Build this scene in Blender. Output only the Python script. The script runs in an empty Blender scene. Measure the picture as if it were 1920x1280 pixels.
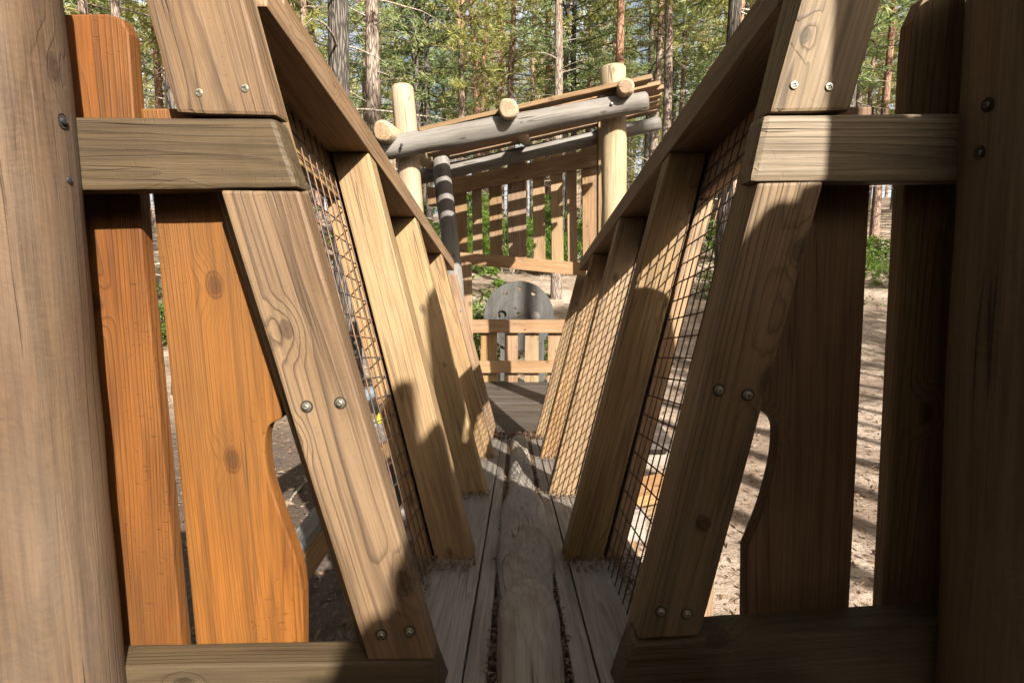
import bpy, bmesh, math, random
from mathutils import Vector, Matrix, noise as mnoise

R = math.radians
rnd = random.Random(7)
SC = bpy.context.scene
COL = SC.collection
W = {}

# ------------------------------------------------------------------ camera
CAM = Vector((0, 0, 2.1))
F = 1100.0
TH = math.atan(160 / F)
cam_d = bpy.data.cameras.new("camera")
cam_d.sensor_width = 36
cam_d.lens = 36 * F / 1920
cam_d.clip_start = 0.02
cam_d.clip_end = 600
cam = bpy.data.objects.new("camera", cam_d)
cam.location = CAM
cam.rotation_euler = (R(90) - TH, 0, 0)
COL.objects.link(cam)
SC.camera = cam
sT, cT = math.sin(TH), math.cos(TH)


def ray(x, y):
    a = (x - 960) / F
    b = (640 - y) / F
    return Vector((a, cT + b * sT, -sT + b * cT))


def px(x, y, Y):
    """World point seen at photo pixel (x, y), at forward distance Y."""
    d = ray(x, y)
    return CAM + d * (Y / d.y)


# bridge frame
BA = ray(966, 668).normalized()
BR = BA.cross(Vector((0, 0, 1))).normalized()
BN = BR.cross(BA).normalized()


def br(x, s, v):
    return CAM + BA * s + BR * x + BN * v


# ------------------------------------------------------------------ node helpers
class NT:
    def __init__(self, name):
        self.m = bpy.data.materials.new(name)
        self.m.use_nodes = True
        self.t = self.m.node_tree
        self.t.nodes.clear()
        self.out = self.t.nodes.new("ShaderNodeOutputMaterial")

    def n(self, typ, **kw):
        nd = self.t.nodes.new(typ)
        for k, v in kw.items():
            setattr(nd, k, v)
        return nd

    def set(self, sock, v):
        if isinstance(v, bpy.types.NodeSocket):
            self.t.links.new(v, sock)
        elif v is not None:
            sock.default_value = v

    def math(self, op, a, b=None, c=None, clamp=False):
        nd = self.n("ShaderNodeMath", operation=op, use_clamp=clamp)
        self.set(nd.inputs[0], a)
        if b is not None:
            self.set(nd.inputs[1], b)
        if c is not None:
            self.set(nd.inputs[2], c)
        return nd.outputs[0]

    def vmath(self, op, a, b=None):
        nd = self.n("ShaderNodeVectorMath", operation=op)
        self.set(nd.inputs[0], a)
        if b is not None:
            self.set(nd.inputs[1], b)
        return nd.outputs[0]

    def xyz(self, v):
        nd = self.n("ShaderNodeSeparateXYZ")
        self.set(nd.inputs[0], v)
        return nd.outputs[0], nd.outputs[1], nd.outputs[2]

    def comb(self, x, y, z):
        nd = self.n("ShaderNodeCombineXYZ")
        self.set(nd.inputs[0], x)
        self.set(nd.inputs[1], y)
        self.set(nd.inputs[2], z)
        return nd.outputs[0]

    def noise(self, v, scale=1, detail=2, rough=.5, color=False):
        nd = self.n("ShaderNodeTexNoise")
        self.set(nd.inputs["Vector"], v)
        nd.inputs["Scale"].default_value = scale
        nd.inputs["Detail"].default_value = detail
        nd.inputs["Roughness"].default_value = rough
        return nd.outputs["Color" if color else "Fac"]

    def ss(self, v, a, b, lo=0, hi=1):
        nd = self.n("ShaderNodeMapRange", interpolation_type="SMOOTHSTEP")
        self.set(nd.inputs[0], v)
        nd.inputs[1].default_value = a
        nd.inputs[2].default_value = b
        nd.inputs[3].default_value = lo
        nd.inputs[4].default_value = hi
        return nd.outputs[0]

    def mix(self, f, a, b, mode="MIX"):
        nd = self.n("ShaderNodeMix", data_type="RGBA", blend_type=mode)
        self.set(nd.inputs[0], f)
        self.set(nd.inputs[6], a if isinstance(a, bpy.types.NodeSocket) else (*a, 1))
        self.set(nd.inputs[7], b if isinstance(b, bpy.types.NodeSocket) else (*b, 1))
        return nd.outputs[2]

    def bump(self, h, strength, dist):
        nd = self.n("ShaderNodeBump")
        nd.inputs["Strength"].default_value = strength
        nd.inputs["Distance"].default_value = dist
        self.set(nd.inputs["Height"], h)
        return nd.outputs[0]

    def pbr(self, col, rough, normal=None, metal=0, spec=.35):
        p = self.n("ShaderNodeBsdfPrincipled")
        self.set(p.inputs["Base Color"], col if isinstance(col, bpy.types.NodeSocket) else (*col, 1))
        self.set(p.inputs["Roughness"], rough)
        p.inputs["Metallic"].default_value = metal
        p.inputs["Specular IOR Level"].default_value = spec
        if normal is not None:
            self.set(p.inputs["Normal"], normal)
        self.t.links.new(p.outputs[0], self.out.inputs[0])
        return p


def wood(name, light, dark, late, gray=(.3, .29, .27), grayf=.25, ring=.0075, ringf=.55, knot=.75,
         flat=.045, warp=.012, tool=0.0, checks=.5, rough=.62, log=False, vary=.18, stain=(.10, .065, .035), stainf=.35, spec=.3, ticks=.14):
    """Sawn timber: growth rings round a pith beside the board, knots, fibre, stains and drying checks; X is along the grain."""
    light, dark, late, gray, stain = [tuple(v * .57 for v in c_) for c_ in (light, dark, late, gray, stain)]
    g = NT(name)
    tc = g.n("ShaderNodeTexCoord").outputs["Object"]
    oi = g.n("ShaderNodeObjectInfo")
    rv = oi.outputs["Random"]
    off = g.comb(g.math("MULTIPLY", rv, 37.0), g.math("MULTIPLY", rv, 91.0), g.math("MULTIPLY", rv, 53.0))
    P = g.vmath("ADD", tc, off)
    x, y, z = g.xyz(tc)
    # knots live in the plane of the face
    px_, py_, pz_ = g.xyz(P)
    kp = g.comb(g.math("MULTIPLY", px_, 4.2), g.math("ADD", g.math("MULTIPLY", g.math("ARCTAN2", y, z), .75), g.math("MULTIPLY", rv, 40)) if log else g.math("MULTIPLY", py_, 6.5), 0.0)
    vo = g.n("ShaderNodeTexVoronoi", feature="F1", voronoi_dimensions="2D")
    g.set(vo.inputs["Vector"], kp)
    vo.inputs["Scale"].default_value = 1
    vo.inputs["Randomness"].default_value = 1
    kd = vo.outputs["Distance"]
    kc = g.xyz(vo.outputs["Color"])
    keep = g.math("GREATER_THAN", kc[0], 1 - knot * .5)
    ksz = g.math("MULTIPLY_ADD", kc[1], .6, .5)
    kdn = g.math("DIVIDE", g.math("ADD", kd, g.math("MULTIPLY", g.math("SUBTRACT", g.noise(g.vmath("MULTIPLY", P, (40, 60, 60)), 1, 2), .5), .045)), ksz)
    infl = g.math("MULTIPLY", g.ss(kdn, .36, .03), keep)
    kmask = g.math("MULTIPLY", g.ss(kdn, .10, .07), keep)
    kcore = g.math("MULTIPLY", g.ss(kdn, .035, .01), keep)
    # ring field
    w1 = g.math("SUBTRACT", g.noise(g.vmath("MULTIPLY", P, (1.3, 7, 7)), 1, 2), .5)
    w2 = g.math("SUBTRACT", g.noise(g.vmath("MULTIPLY", P, (3.0, 9, 9)), 1, 2), .5)
    oy = g.math("MULTIPLY", g.math("SUBTRACT", rv, .5), .10 if not log else .01)
    tilt = g.math("MULTIPLY", g.math("SUBTRACT", g.math("FRACT", g.math("MULTIPLY", rv, 7.31)), .5), .06)
    yy = g.math("ADD", g.math("ADD", y, oy), g.math("MULTIPLY", x, tilt))
    zz = g.math("ADD", g.math("ADD", z, 0.0 if log else flat), g.math("MULTIPLY", x, g.math("MULTIPLY", tilt, -.7)))
    rr = g.math("SQRT", g.math("ADD", g.math("MULTIPLY", yy, yy), g.math("MULTIPLY", zz, zz)))
    rr = g.math("ADD", rr, g.math("MULTIPLY", w1, warp * 2))
    rr = g.math("ADD", rr, g.math("MULTIPLY", w2, warp * .5))
    rr = g.math("ADD", rr, g.math("MULTIPLY", infl, .016))
    w3 = g.noise(g.vmath("MULTIPLY", P, (.5, 34, 34)), 1, 2)
    q = g.math("FRACT", g.math("ADD", g.math("DIVIDE", rr, ring), g.math("MULTIPLY", w3, 2.2)))
    up = g.ss(q, .55, .94)
    dn = g.ss(q, .99, .90)
    lw = g.math("MULTIPLY", up, dn)
    rstr = g.ss(g.noise(g.vmath("MULTIPLY", P, (1.2, 14, 14)), 1, 2), .3, .7, .35, 1)
    lw = g.math("MULTIPLY", lw, rstr)
    fib = g.noise(g.vmath("MULTIPLY", P, (7, 260, 260)), 1, 3, .6)
    fib2 = g.noise(g.vmath("MULTIPLY", P, (2.2, 60, 60)), 1, 3, .6)
    st = g.noise(g.vmath("MULTIPLY", P, (2.2, 9, 9)), 1, 4, .6)
    st2 = g.noise(g.vmath("MULTIPLY", P, (5, 22, 22)), 1, 4, .65)
    col = g.mix(g.ss(st, .3, .72), light, dark)
    col = g.mix(g.math("MULTIPLY", lw, ringf), col, late)
    col = g.mix(g.math("MULTIPLY", g.ss(fib2, .45, .68), .5), col, late)
    col = g.mix(g.math("MULTIPLY", g.ss(fib, .40, .68), .42), col, g.mix(.5, col, (.0, .0, .0), "MIX"), "MIX")
    col = g.mix(g.math("MULTIPLY", g.ss(st2, .56, .78), stainf), col, stain)
    if grayf:
        gn = g.noise(g.vmath("MULTIPLY", P, (1.6, 6, 6)), 1, 3, .6)
        col = g.mix(g.math("MULTIPLY", g.ss(gn, .35, .7), grayf), col, gray)
    col = g.mix(g.math("MULTIPLY", kmask, .6), col, tuple(c * .55 for c in late))
    col = g.mix(g.math("MULTIPLY", kcore, .8), col, (.035, .02, .012))
    rim = g.math("MULTIPLY", g.math("MULTIPLY", g.ss(kdn, .122, .104), g.ss(kdn, .086, .100)), keep)
    col = g.mix(g.math("MULTIPLY", g.math("MULTIPLY", rim, g.ss(st2, .38, .62)), .6), col, tuple(c * .25 for c in late))
    tk = g.noise(g.vmath("MULTIPLY", P, (240, 75, 75)), 1, 2, .6)
    tkg = g.ss(g.noise(g.vmath("MULTIPLY", P, (3, 11, 11)), 1, 2), .46, .62)
    tick = g.math("MULTIPLY", g.ss(tk, .62, .70), tkg)
    col = g.mix(g.math("MULTIPLY", tick, ticks), col, tuple(c * .35 for c in late))
    # drying checks: thin dark lines along the grain
    cn = g.noise(g.vmath("MULTIPLY", P, (.8, 26, 26) if log else (1.1, 42, 42)), 1, 1)
    cg = g.noise(g.vmath("MULTIPLY", P, (2.5, 8, 8)), 1, 1)
    ck = g.math("MULTIPLY", g.ss(g.math("ABSOLUTE", g.math("SUBTRACT", cn, .5)), .018, .004), g.ss(cg, .53, .61))
    ck = g.math("MULTIPLY", ck, checks)
    col = g.mix(ck, col, (.03, .02, .013))
    h = g.math("ADD", g.math("MULTIPLY", lw, .35), g.math("MULTIPLY", fib, .55))
    h = g.math("SUBTRACT", h, g.math("MULTIPLY", ck, 1.6))
    h = g.math("SUBTRACT", h, g.math("MULTIPLY", tick, ticks))
    if tool:
        an = g.math("ARCTAN2", y, z)
        tv = g.comb(g.math("ADD", g.math("MULTIPLY", x, 190), g.math("MULTIPLY", g.math("SINE", g.math("MULTIPLY_ADD", an, 3, g.math("MULTIPLY", st, 9))), 3.2)),
                    g.math("MULTIPLY", an, 6.5), g.math("MULTIPLY", rv, 20))
        tn = g.noise(tv, 1, 3, .7)
        tg = g.ss(g.noise(g.vmath("MULTIPLY", P, (3, 9, 9)), 1, 2), .3, .6)
        tl = g.math("MULTIPLY", g.ss(tn, .42, .68), tg)
        col = g.mix(g.math("MULTIPLY", tl, tool * .55), col, tuple(min(1, c * 1.45) for c in light))
        col = g.mix(g.math("MULTIPLY", g.math("MULTIPLY", g.ss(tn, .5, .3), tg), tool * .4), col, tuple(c * .5 for c in dark))
        h = g.math("ADD", h, g.math("MULTIPLY", tn, tool * .8))
    hs = g.n("ShaderNodeHueSaturation")
    g.set(hs.inputs["Color"], col)
    g.set(hs.inputs["Value"], g.math("MULTIPLY_ADD", g.math("FRACT", g.math("MULTIPLY", rv, 13.7)), vary * 2, 1 - vary))
    g.set(hs.inputs["Hue"], g.math("MULTIPLY_ADD", g.math("FRACT", g.math("MULTIPLY", rv, 29.3)), .016, .492))
    g.set(hs.inputs["Saturation"], g.math("MULTIPLY_ADD", g.math("FRACT", g.math("MULTIPLY", rv, 5.9)), .2, .9))
    g.pbr(hs.outputs[0], g.math("MULTIPLY_ADD", fib, .25, rough - .1), g.bump(h, .7, .0022), spec=spec)
    return g.m


M = {}
M["stud"] = wood("weathered_pine", (.37, .238, .118), (.265, .158, .072), (.10, .05, .02), grayf=.2, gray=(.27, .22, .155), ringf=.8)
M["stud_near"] = wood("frame_pine", (.25, .155, .074), (.17, .097, .041), (.056, .027, .011), grayf=.14, gray=(.19, .15, .10), ringf=.85, stain=(.06, .036, .018), stainf=.55, knot=1.0, ring=.0085)
M["frame_right"] = wood("frame_pine_lit", (.27, .182, .098), (.18, .118, .058), (.055, .032, .014), grayf=.22, gray=(.22, .19, .14), ringf=.85, stain=(.075, .05, .027), stainf=.5, knot=1.0, ring=.0085)  # frame pine lightened to brighten the sunlit patch on the right
M["rail_right"] = wood("rail_pine_lit", (.33, .255, .155), (.25, .185, .105), (.09, .058, .028), grayf=.15, gray=(.25, .21, .15), ringf=.8, ring=.008, stain=(.10, .07, .04), stainf=.4)  # same rail wood, lightened so its sunlit patch reads bright
M["stud_fresh"] = wood("honey_pine", (.45, .29, .142), (.355, .215, .096), (.18, .09, .034), grayf=.05, ringf=.5, ring=.006)
M["rail"] = wood("olive_pine", (.115, .082, .04), (.08, .055, .026), (.03, .018, .008), grayf=.2, gray=(.10, .083, .055), ringf=.85, ring=.009)
M["board"] = wood("orange_larch", (.285, .112, .038), (.16, .058, .020), (.065, .022, .008), ticks=.35, gray=(.155, .078, .032), grayf=.5, ringf=.6, ring=.0055, flat=.03, stain=(.12, .05, .018), stainf=.45)
M["board_brown"] = wood("brown_larch", (.27, .17, .092), (.19, .114, .06), (.08, .043, .022), grayf=.1, gray=(.17, .13, .09), ringf=.5, ring=.006)
M["board_hut"] = wood("hut_larch", (.37, .235, .115), (.28, .165, .075), (.16, .075, .03), grayf=.25, gray=(.28, .22, .15), ringf=.5, ring=.007)
M["deck"] = wood("grey_decking", (.41, .36, .31), (.305, .26, .22), (.12, .098, .078), gray=(.37, .35, .325), grayf=.4, ringf=.6, knot=.4, vary=.08, stain=(.08, .065, .05))
M["log_walk"] = wood("worn_log", (.41, .375, .335), (.31, .265, .22), (.15, .105, .068), gray=(.34, .335, .33), grayf=.4, ringf=.5, ring=.012, knot=.5, log=True, vary=.03, stain=(.25, .14, .065), stainf=.5, checks=.9)
M["log_post"] = wood("peeled_log", (.17, .103, .055), (.105, .058, .029), (.042, .021, .010), gray=(.16, .13, .105), grayf=.4, ringf=.35, ring=.014, log=True, tool=.28, checks=1.0, knot=.35, vary=.02, stain=(.07, .045, .03), stainf=.5)
M["log_post_brown"] = wood("brown_peeled_log", (.25, .16, .092), (.175, .108, .06), (.085, .047, .025), gray=(.19, .15, .11), grayf=.3, ringf=.25, ring=.02, log=True, tool=.3, checks=.9, knot=.35, vary=.02)
M["log_pale"] = wood("pale_log", (.56, .44, .29), (.46, .335, .195), (.29, .19, .10), gray=(.34, .29, .22), grayf=.4, stain=(.14, .085, .045), stainf=.6, ringf=.25, ring=.02, log=True, checks=.6, vary=.06)
M["log_gray"] = wood("grey_log", (.25, .235, .215), (.185, .165, .145), (.10, .085, .07), gray=(.27, .26, .25), grayf=.5, ringf=.25, ring=.02, log=True, checks=.9, vary=.08)
M["log_end"] = wood("sawn_log_end", (.46, .34, .20), (.36, .24, .125), (.16, .09, .042), grayf=.25, ringf=.8, ring=.017, log=True, checks=.3)
M["disc"] = wood("grey_disc_boards", (.115, .112, .108), (.07, .068, .064), (.03, .03, .03), gray=(.125, .124, .12), grayf=.4, stain=(.03, .03, .028), stainf=.6, ringf=.4, knot=.3, vary=.08)


def simple(name, col, rough=.5, metal=0, nscale=40, nf=.25, dark=None):
    g = NT(name)
    tc = g.n("ShaderNodeTexCoord").outputs["Object"]
    n = g.noise(tc, nscale, 4, .6)
    c = g.mix(g.math("MULTIPLY", g.ss(n, .35, .7), nf), col, dark or tuple(v * .35 for v in col))
    g.pbr(c, rough, g.bump(n, .3, .001), metal)
    return g.m


M["wire"] = simple("black_wire", (.036, .034, .035), .5, .4, 45, .8, (.15, .068, .028))
M["zinc"] = simple("zinc", (.30, .295, .245), .5, .85, 260, .75, (.12, .095, .06))
M["steel"] = simple("dark_steel", (.12, .12, .13), .35, .9, 400, .5)
M["hole"] = simple("dark_recess", (.02, .015, .012), .9, 0, 200, .3)
M["rust"] = simple("rusty_steel", (.07, .035, .022), .7, .3, 300, .6)
M["yellow"] = simple("yellow_plastic", (.72, .62, .03), .4, 0, 60, .2)
M["rubber"] = simple("tyre_rubber", (.09, .10, .115), .7, 0, 60, .4)


def bark(name, low_l, low_d, up_l, up_d, h0, h1):
    g = NT(name)
    tc = g.n("ShaderNodeTexCoord").outputs["Object"]
    rv = g.n("ShaderNodeObjectInfo").outputs["Random"]
    x, y, z = g.xyz(tc)
    zz = g.math("ADD", z, g.math("MULTIPLY", rv, 50))
    P = g.comb(x, y, g.math("MULTIPLY", zz, .13))
    w = g.noise(P, 9, 3, .6, True)
    P2 = g.vmath("ADD", P, g.vmath("MULTIPLY", g.vmath("SUBTRACT", w, (.5, .5, .5)), (.09, .09, .09)))
    vo = g.n("ShaderNodeTexVoronoi", feature="DISTANCE_TO_EDGE")
    g.set(vo.inputs["Vector"], P2)
    vo.inputs["Scale"].default_value = 26
    crack = g.ss(vo.outputs["Distance"], .0, .22)
    n = g.noise(P, 60, 4, .65)
    n2 = g.noise(g.comb(x, y, g.math("MULTIPLY", zz, .5)), 2.2, 3, .6)
    up = g.ss(g.math("ADD", z, g.math("MULTIPLY", g.math("SUBTRACT", n2, .5), 5)), h0, h1)
    light = g.mix(up, low_l, up_l)
    dark = g.mix(up, low_d, up_d)
    c = g.mix(g.math("MULTIPLY", crack, g.ss(n, .2, .6, .5, 1)), dark, light)
    c = g.mix(g.math("MULTIPLY", g.ss(n2, .55, .75), .4), c, dark)
    h = g.math("ADD", g.math("MULTIPLY", crack, .7), g.math("MULTIPLY", n, .4))
    g.pbr(c, .85, g.bump(h, .9, .02), spec=.15)
    return g.m


M["bark"] = bark("pine_bark", (.27, .215, .18), (.065, .048, .038), (.32, .21, .14), (.11, .065, .04), 5.5, 13)
M["bark_dark"] = bark("dark_bark", (.115, .10, .085), (.03, .026, .022), (.15, .11, .08), (.045, .035, .026), 7, 16)
M["bark_red"] = bark("red_pine_bark", (.27, .19, .15), (.08, .05, .038), (.33, .19, .125), (.12, .06, .036), 3.5, 9)
M["twig"] = bark("dead_branch_bark", (.40, .35, .29), (.16, .13, .10), (.42, .35, .28), (.17, .13, .10), 5, 12)


def leaf_mat(name, a, b, c, trans, tw=.45):
    g = NT(name)
    ge = g.n("ShaderNodeNewGeometry")
    ri = ge.outputs["Random Per Island"]
    rv = g.n("ShaderNodeObjectInfo").outputs["Random"]
    col = g.mix(ri, a, b)
    col = g.mix(g.math("MULTIPLY", rv, .6), col, c)
    p = g.n("ShaderNodeBsdfPrincipled")
    g.set(p.inputs["Base Color"], col)
    p.inputs["Roughness"].default_value = .5
    p.inputs["Specular IOR Level"].default_value = .3
    t = g.n("ShaderNodeBsdfTranslucent")
    tcol = g.mix(ri, trans, tuple(v * .8 for v in trans))
    g.set(t.inputs[0], tcol)
    ms = g.n("ShaderNodeMixShader")
    ms.inputs[0].default_value = tw
    g.t.links.new(p.outputs[0], ms.inputs[1])
    g.t.links.new(t.outputs[0], ms.inputs[2])
    g.t.links.new(ms.outputs[0], g.out.inputs[0])
    return g.m


M["needle"] = leaf_mat("pine_needles", (.30, .29, .10), (.14, .16, .055), (.30, .29, .09), (.42, .44, .13), .48)
M["needle_blue"] = leaf_mat("blue_green_needles", (.19, .23, .10), (.08, .125, .06), (.20, .22, .09), (.26, .34, .12), .45)
M["leaf"] = leaf_mat("fresh_leaves", (.10, .165, .022), (.06, .115, .018), (.125, .19, .03), (.17, .29, .03), .45)
M["leaf_low"] = leaf_mat("bilberry_leaves", (.075, .12, .02), (.04, .075, .018), (.095, .14, .025), (.12, .20, .025), .4)
M["litter"] = leaf_mat("dry_litter", (.22, .15, .10), (.07, .045, .03), (.15, .095, .06), (.1, .06, .03), .1)
M["litter_leaf"] = leaf_mat("dead_leaves", (.15, .095, .058), (.05, .033, .022), (.14, .08, .045), (.08, .045, .025), .1)
M["hut_floor"] = wood("hut_floor", (.105, .082, .066), (.07, .054, .043), (.05, .04, .03), gray=(.13, .12, .11), grayf=.4, ringf=.5, knot=.3, vary=.12)


def ground_mat():
    g = NT("forest_floor")
    tc = g.n("ShaderNodeTexCoord").outputs["Object"]
    n1 = g.noise(tc, .5, 4, .6)
    n2 = g.noise(tc, 5, 4, .65)
    n3 = g.noise(tc, 38, 4, .7)
    n4 = g.noise(tc, 130, 3, .7)
    c = g.mix(g.ss(n1, .40, .60), (.31, .25, .20), (.17, .13, .10))
    c = g.mix(g.math("MULTIPLY", g.ss(n2, .45, .66), .75), c, (.115, .08, .058))
    c = g.mix(g.math("MULTIPLY", g.ss(n3, .5, .7), .5), c, (.075, .052, .038))
    c = g.mix(g.math("MULTIPLY", g.ss(n4, .56, .75), .5), c, (.36, .285, .23))
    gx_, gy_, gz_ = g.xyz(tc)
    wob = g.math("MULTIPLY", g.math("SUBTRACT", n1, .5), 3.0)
    mulch_shade = g.math("MULTIPLY", g.ss(g.math("ADD", gx_, wob), .2, -1.0), g.ss(g.math("ADD", gy_, wob), 8.5, 6.5))
    c = g.mix(g.math("MULTIPLY", mulch_shade, .8), c, g.mix(g.ss(n3, .4, .65), (.035, .028, .026), (.09, .065, .05)))  # mulch tone left of the bridge, also standing in for missing shade
    h = g.math("ADD", g.math("MULTIPLY", n3, .6), g.math("MULTIPLY", n4, .35))
    h = g.math("ADD", h, g.math("MULTIPLY", n2, 1.2))
    g.pbr(c, .9, g.bump(h, .8, .03), spec=.12)
    return g.m


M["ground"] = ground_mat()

# ------------------------------------------------------------------ object helpers


def link(name, me, mats, parent=None, Mw=None):
    for m in (mats if isinstance(mats, (list, tuple)) else [mats]):
        me.materials.append(m)
    o = bpy.data.objects.new(name, me)
    COL.objects.link(o)
    Mw = Mw or Matrix.Identity(4)
    if parent is not None:
        o.parent = parent
        o.matrix_basis = W[parent].inverted() @ Mw
    else:
        o.matrix_basis = Mw
    W[o] = Mw
    return o


def tag(o, label=None, cat=None, group=None, kind=None):
    if label:
        o["label"] = label
    if cat:
        o["category"] = cat
    if group:
        o["group"] = group
    if kind:
        o["kind"] = kind
    return o


def thing(name, loc, label, cat, group=None):
    o = bpy.data.objects.new(name, None)
    o.empty_display_size = .2
    COL.objects.link(o)
    Mw = Matrix.Translation(loc)
    o.matrix_basis = Mw
    W[o] = Mw
    return tag(o, label, cat, group)


def frame(origin, xdir, zdir):
    X = xdir.normalized()
    Z = zdir - X * zdir.dot(X)
    if Z.length < .02 * zdir.length:
        Z = UPZ - X * X.z
    Z = Z.normalized()
    Y = Z.cross(X)
    m = Matrix((X, Y, Z)).transposed().to_4x4()
    m.translation = origin
    return m


def finish(bm, name, smooth=False):
    bmesh.ops.recalc_face_normals(bm, faces=bm.faces)
    me = bpy.data.meshes.new(name)
    bm.to_mesh(me)
    bm.free()
    if smooth:
        me.polygons.foreach_set("use_smooth", [True] * len(me.polygons))
    return me


def prism(name, pts, ext, mat, parent, axis, bevel=.004, wear=0.0, seg=2):
    """Solid plank: polygon pts (world) pushed along ext; grain along axis; rounded, slightly worn arrises."""
    o = sum(pts, Vector()) / len(pts)
    Mw = frame(o, axis, ext)
    inv = Mw.inverted()
    bm = bmesh.new()
    a = [bm.verts.new(inv @ p) for p in pts]
    b = [bm.verts.new(inv @ (p + ext)) for p in pts]
    bm.faces.new(a)
    bm.faces.new(list(reversed(b)))
    n = len(pts)
    for i in range(n):
        bm.faces.new((a[i], b[i], b[(i + 1) % n], a[(i + 1) % n]))
    bmesh.ops.recalc_face_normals(bm, faces=bm.faces)
    if bevel:
        ed = [e for e in bm.edges if e.is_manifold and e.calc_face_angle(0) > .5]
        bmesh.ops.bevel(bm, geom=ed, offset=bevel, segments=seg, affect="EDGES", clamp_overlap=True, profile=.6)
    if wear:
        bmesh.ops.subdivide_edges(bm, edges=[e for e in bm.edges if e.calc_length() > .12], cuts=14, use_grid_fill=True)
        sd = Vector((rnd.random() * 50, 0, 0))
        for v in bm.verts:
            v.co += (mnoise.noise_vector(v.co * 6 + sd) + mnoise.noise_vector(v.co * 26 + sd) * .55) * wear * 1.7
    return link(name, finish(bm, name), mat, parent, Mw)


def bar(name, p0, p1, up, w, t, mat, parent, bevel=.004, wear=0.0):
    """Beam from p0 to p1, w across, t along up, centred on the line."""
    X = (p1 - p0).normalized()
    Z = (up - X * up.dot(X)).normalized()
    Y = Z.cross(X)
    c = -Z * (t / 2)
    pts = [p0 - Y * w / 2 + c, p1 - Y * w / 2 + c, p1 + Y * w / 2 + c, p0 + Y * w / 2 + c]
    return prism(name, pts, Z * t, mat, parent, X, bevel, wear)


def log(name, p0, p1, r0, r1, mat, parent, seg=28, rings=24, wob=.006, chamfer=.012, seed=0, end_mat=None, bow=0.0, lump=0.0):
    X = p1 - p0
    L = X.length
    Mw = frame(p0, X, Vector((0.13, -1, 0.2)))
    bm = bmesh.new()
    sd = Vector((seed * 7.3, seed * 3.1, 0))
    prof = [(0, r0 - chamfer), (chamfer, r0)]
    for i in range(1, rings):
        f = i / rings
        prof.append((chamfer + (L - 2 * chamfer) * f, r0 + (r1 - r0) * f))
    prof += [(L - chamfer, r1), (L, r1 - chamfer)]
    loops = []
    for (u, r) in prof:
        vs = []
        cy = math.sin(u / L * math.pi) * bow
        for k in range(seg):
            a = 2 * math.pi * k / seg
            c, s = math.cos(a), math.sin(a)
            d = mnoise.noise(Vector((u * 2.2, c * .8, s * .8)) + sd) * wob + mnoise.noise(Vector((u * 7, c * 1.6, s * 1.6)) + sd) * wob * .45
            if lump:
                d += lump * max(0, mnoise.noise(Vector((u * 4, c * 1.2, s * 1.2)) + sd * 2) - .35)
            rr = r + d
            vs.append(bm.verts.new((u, c * rr + cy, s * rr)))
        loops.append(vs)
    for a, b in zip(loops, loops[1:]):
        for k in range(seg):
            f = bm.faces.new((a[k], a[(k + 1) % seg], b[(k + 1) % seg], b[k]))
            f.smooth = True
    e0 = bm.faces.new(loops[0])
    e1 = bm.faces.new(list(reversed(loops[-1])))
    if end_mat:
        e0.material_index = e1.material_index = 1
    bmesh.ops.recalc_face_normals(bm, faces=bm.faces)
    me = bpy.data.meshes.new(name)
    bm.to_mesh(me)
    bm.free()
    return link(name, me, [mat, end_mat] if end_mat else mat, parent, Mw)


def lathe(bm, prof, seg=20):
    loops = []
    for r, z in prof:
        if r <= 1e-6:
            loops.append([bm.verts.new((0, 0, z))])
        else:
            loops.append([bm.verts.new((r * math.cos(2 * math.pi * k / seg), r * math.sin(2 * math.pi * k / seg), z)) for k in range(seg)])
    for a, b in zip(loops, loops[1:]):
        for k in range(seg):
            if len(a) == 1 and len(b) > 1:
                bm.faces.new((a[0], b[k], b[(k + 1) % seg]))
            elif len(b) == 1 and len(a) > 1:
                bm.faces.new((a[k], b[0], a[(k + 1) % seg]))
            elif len(a) > 1:
                bm.faces.new((a[k], b[k], b[(k + 1) % seg], a[(k + 1) % seg]))


BOLTS = {}


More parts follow.
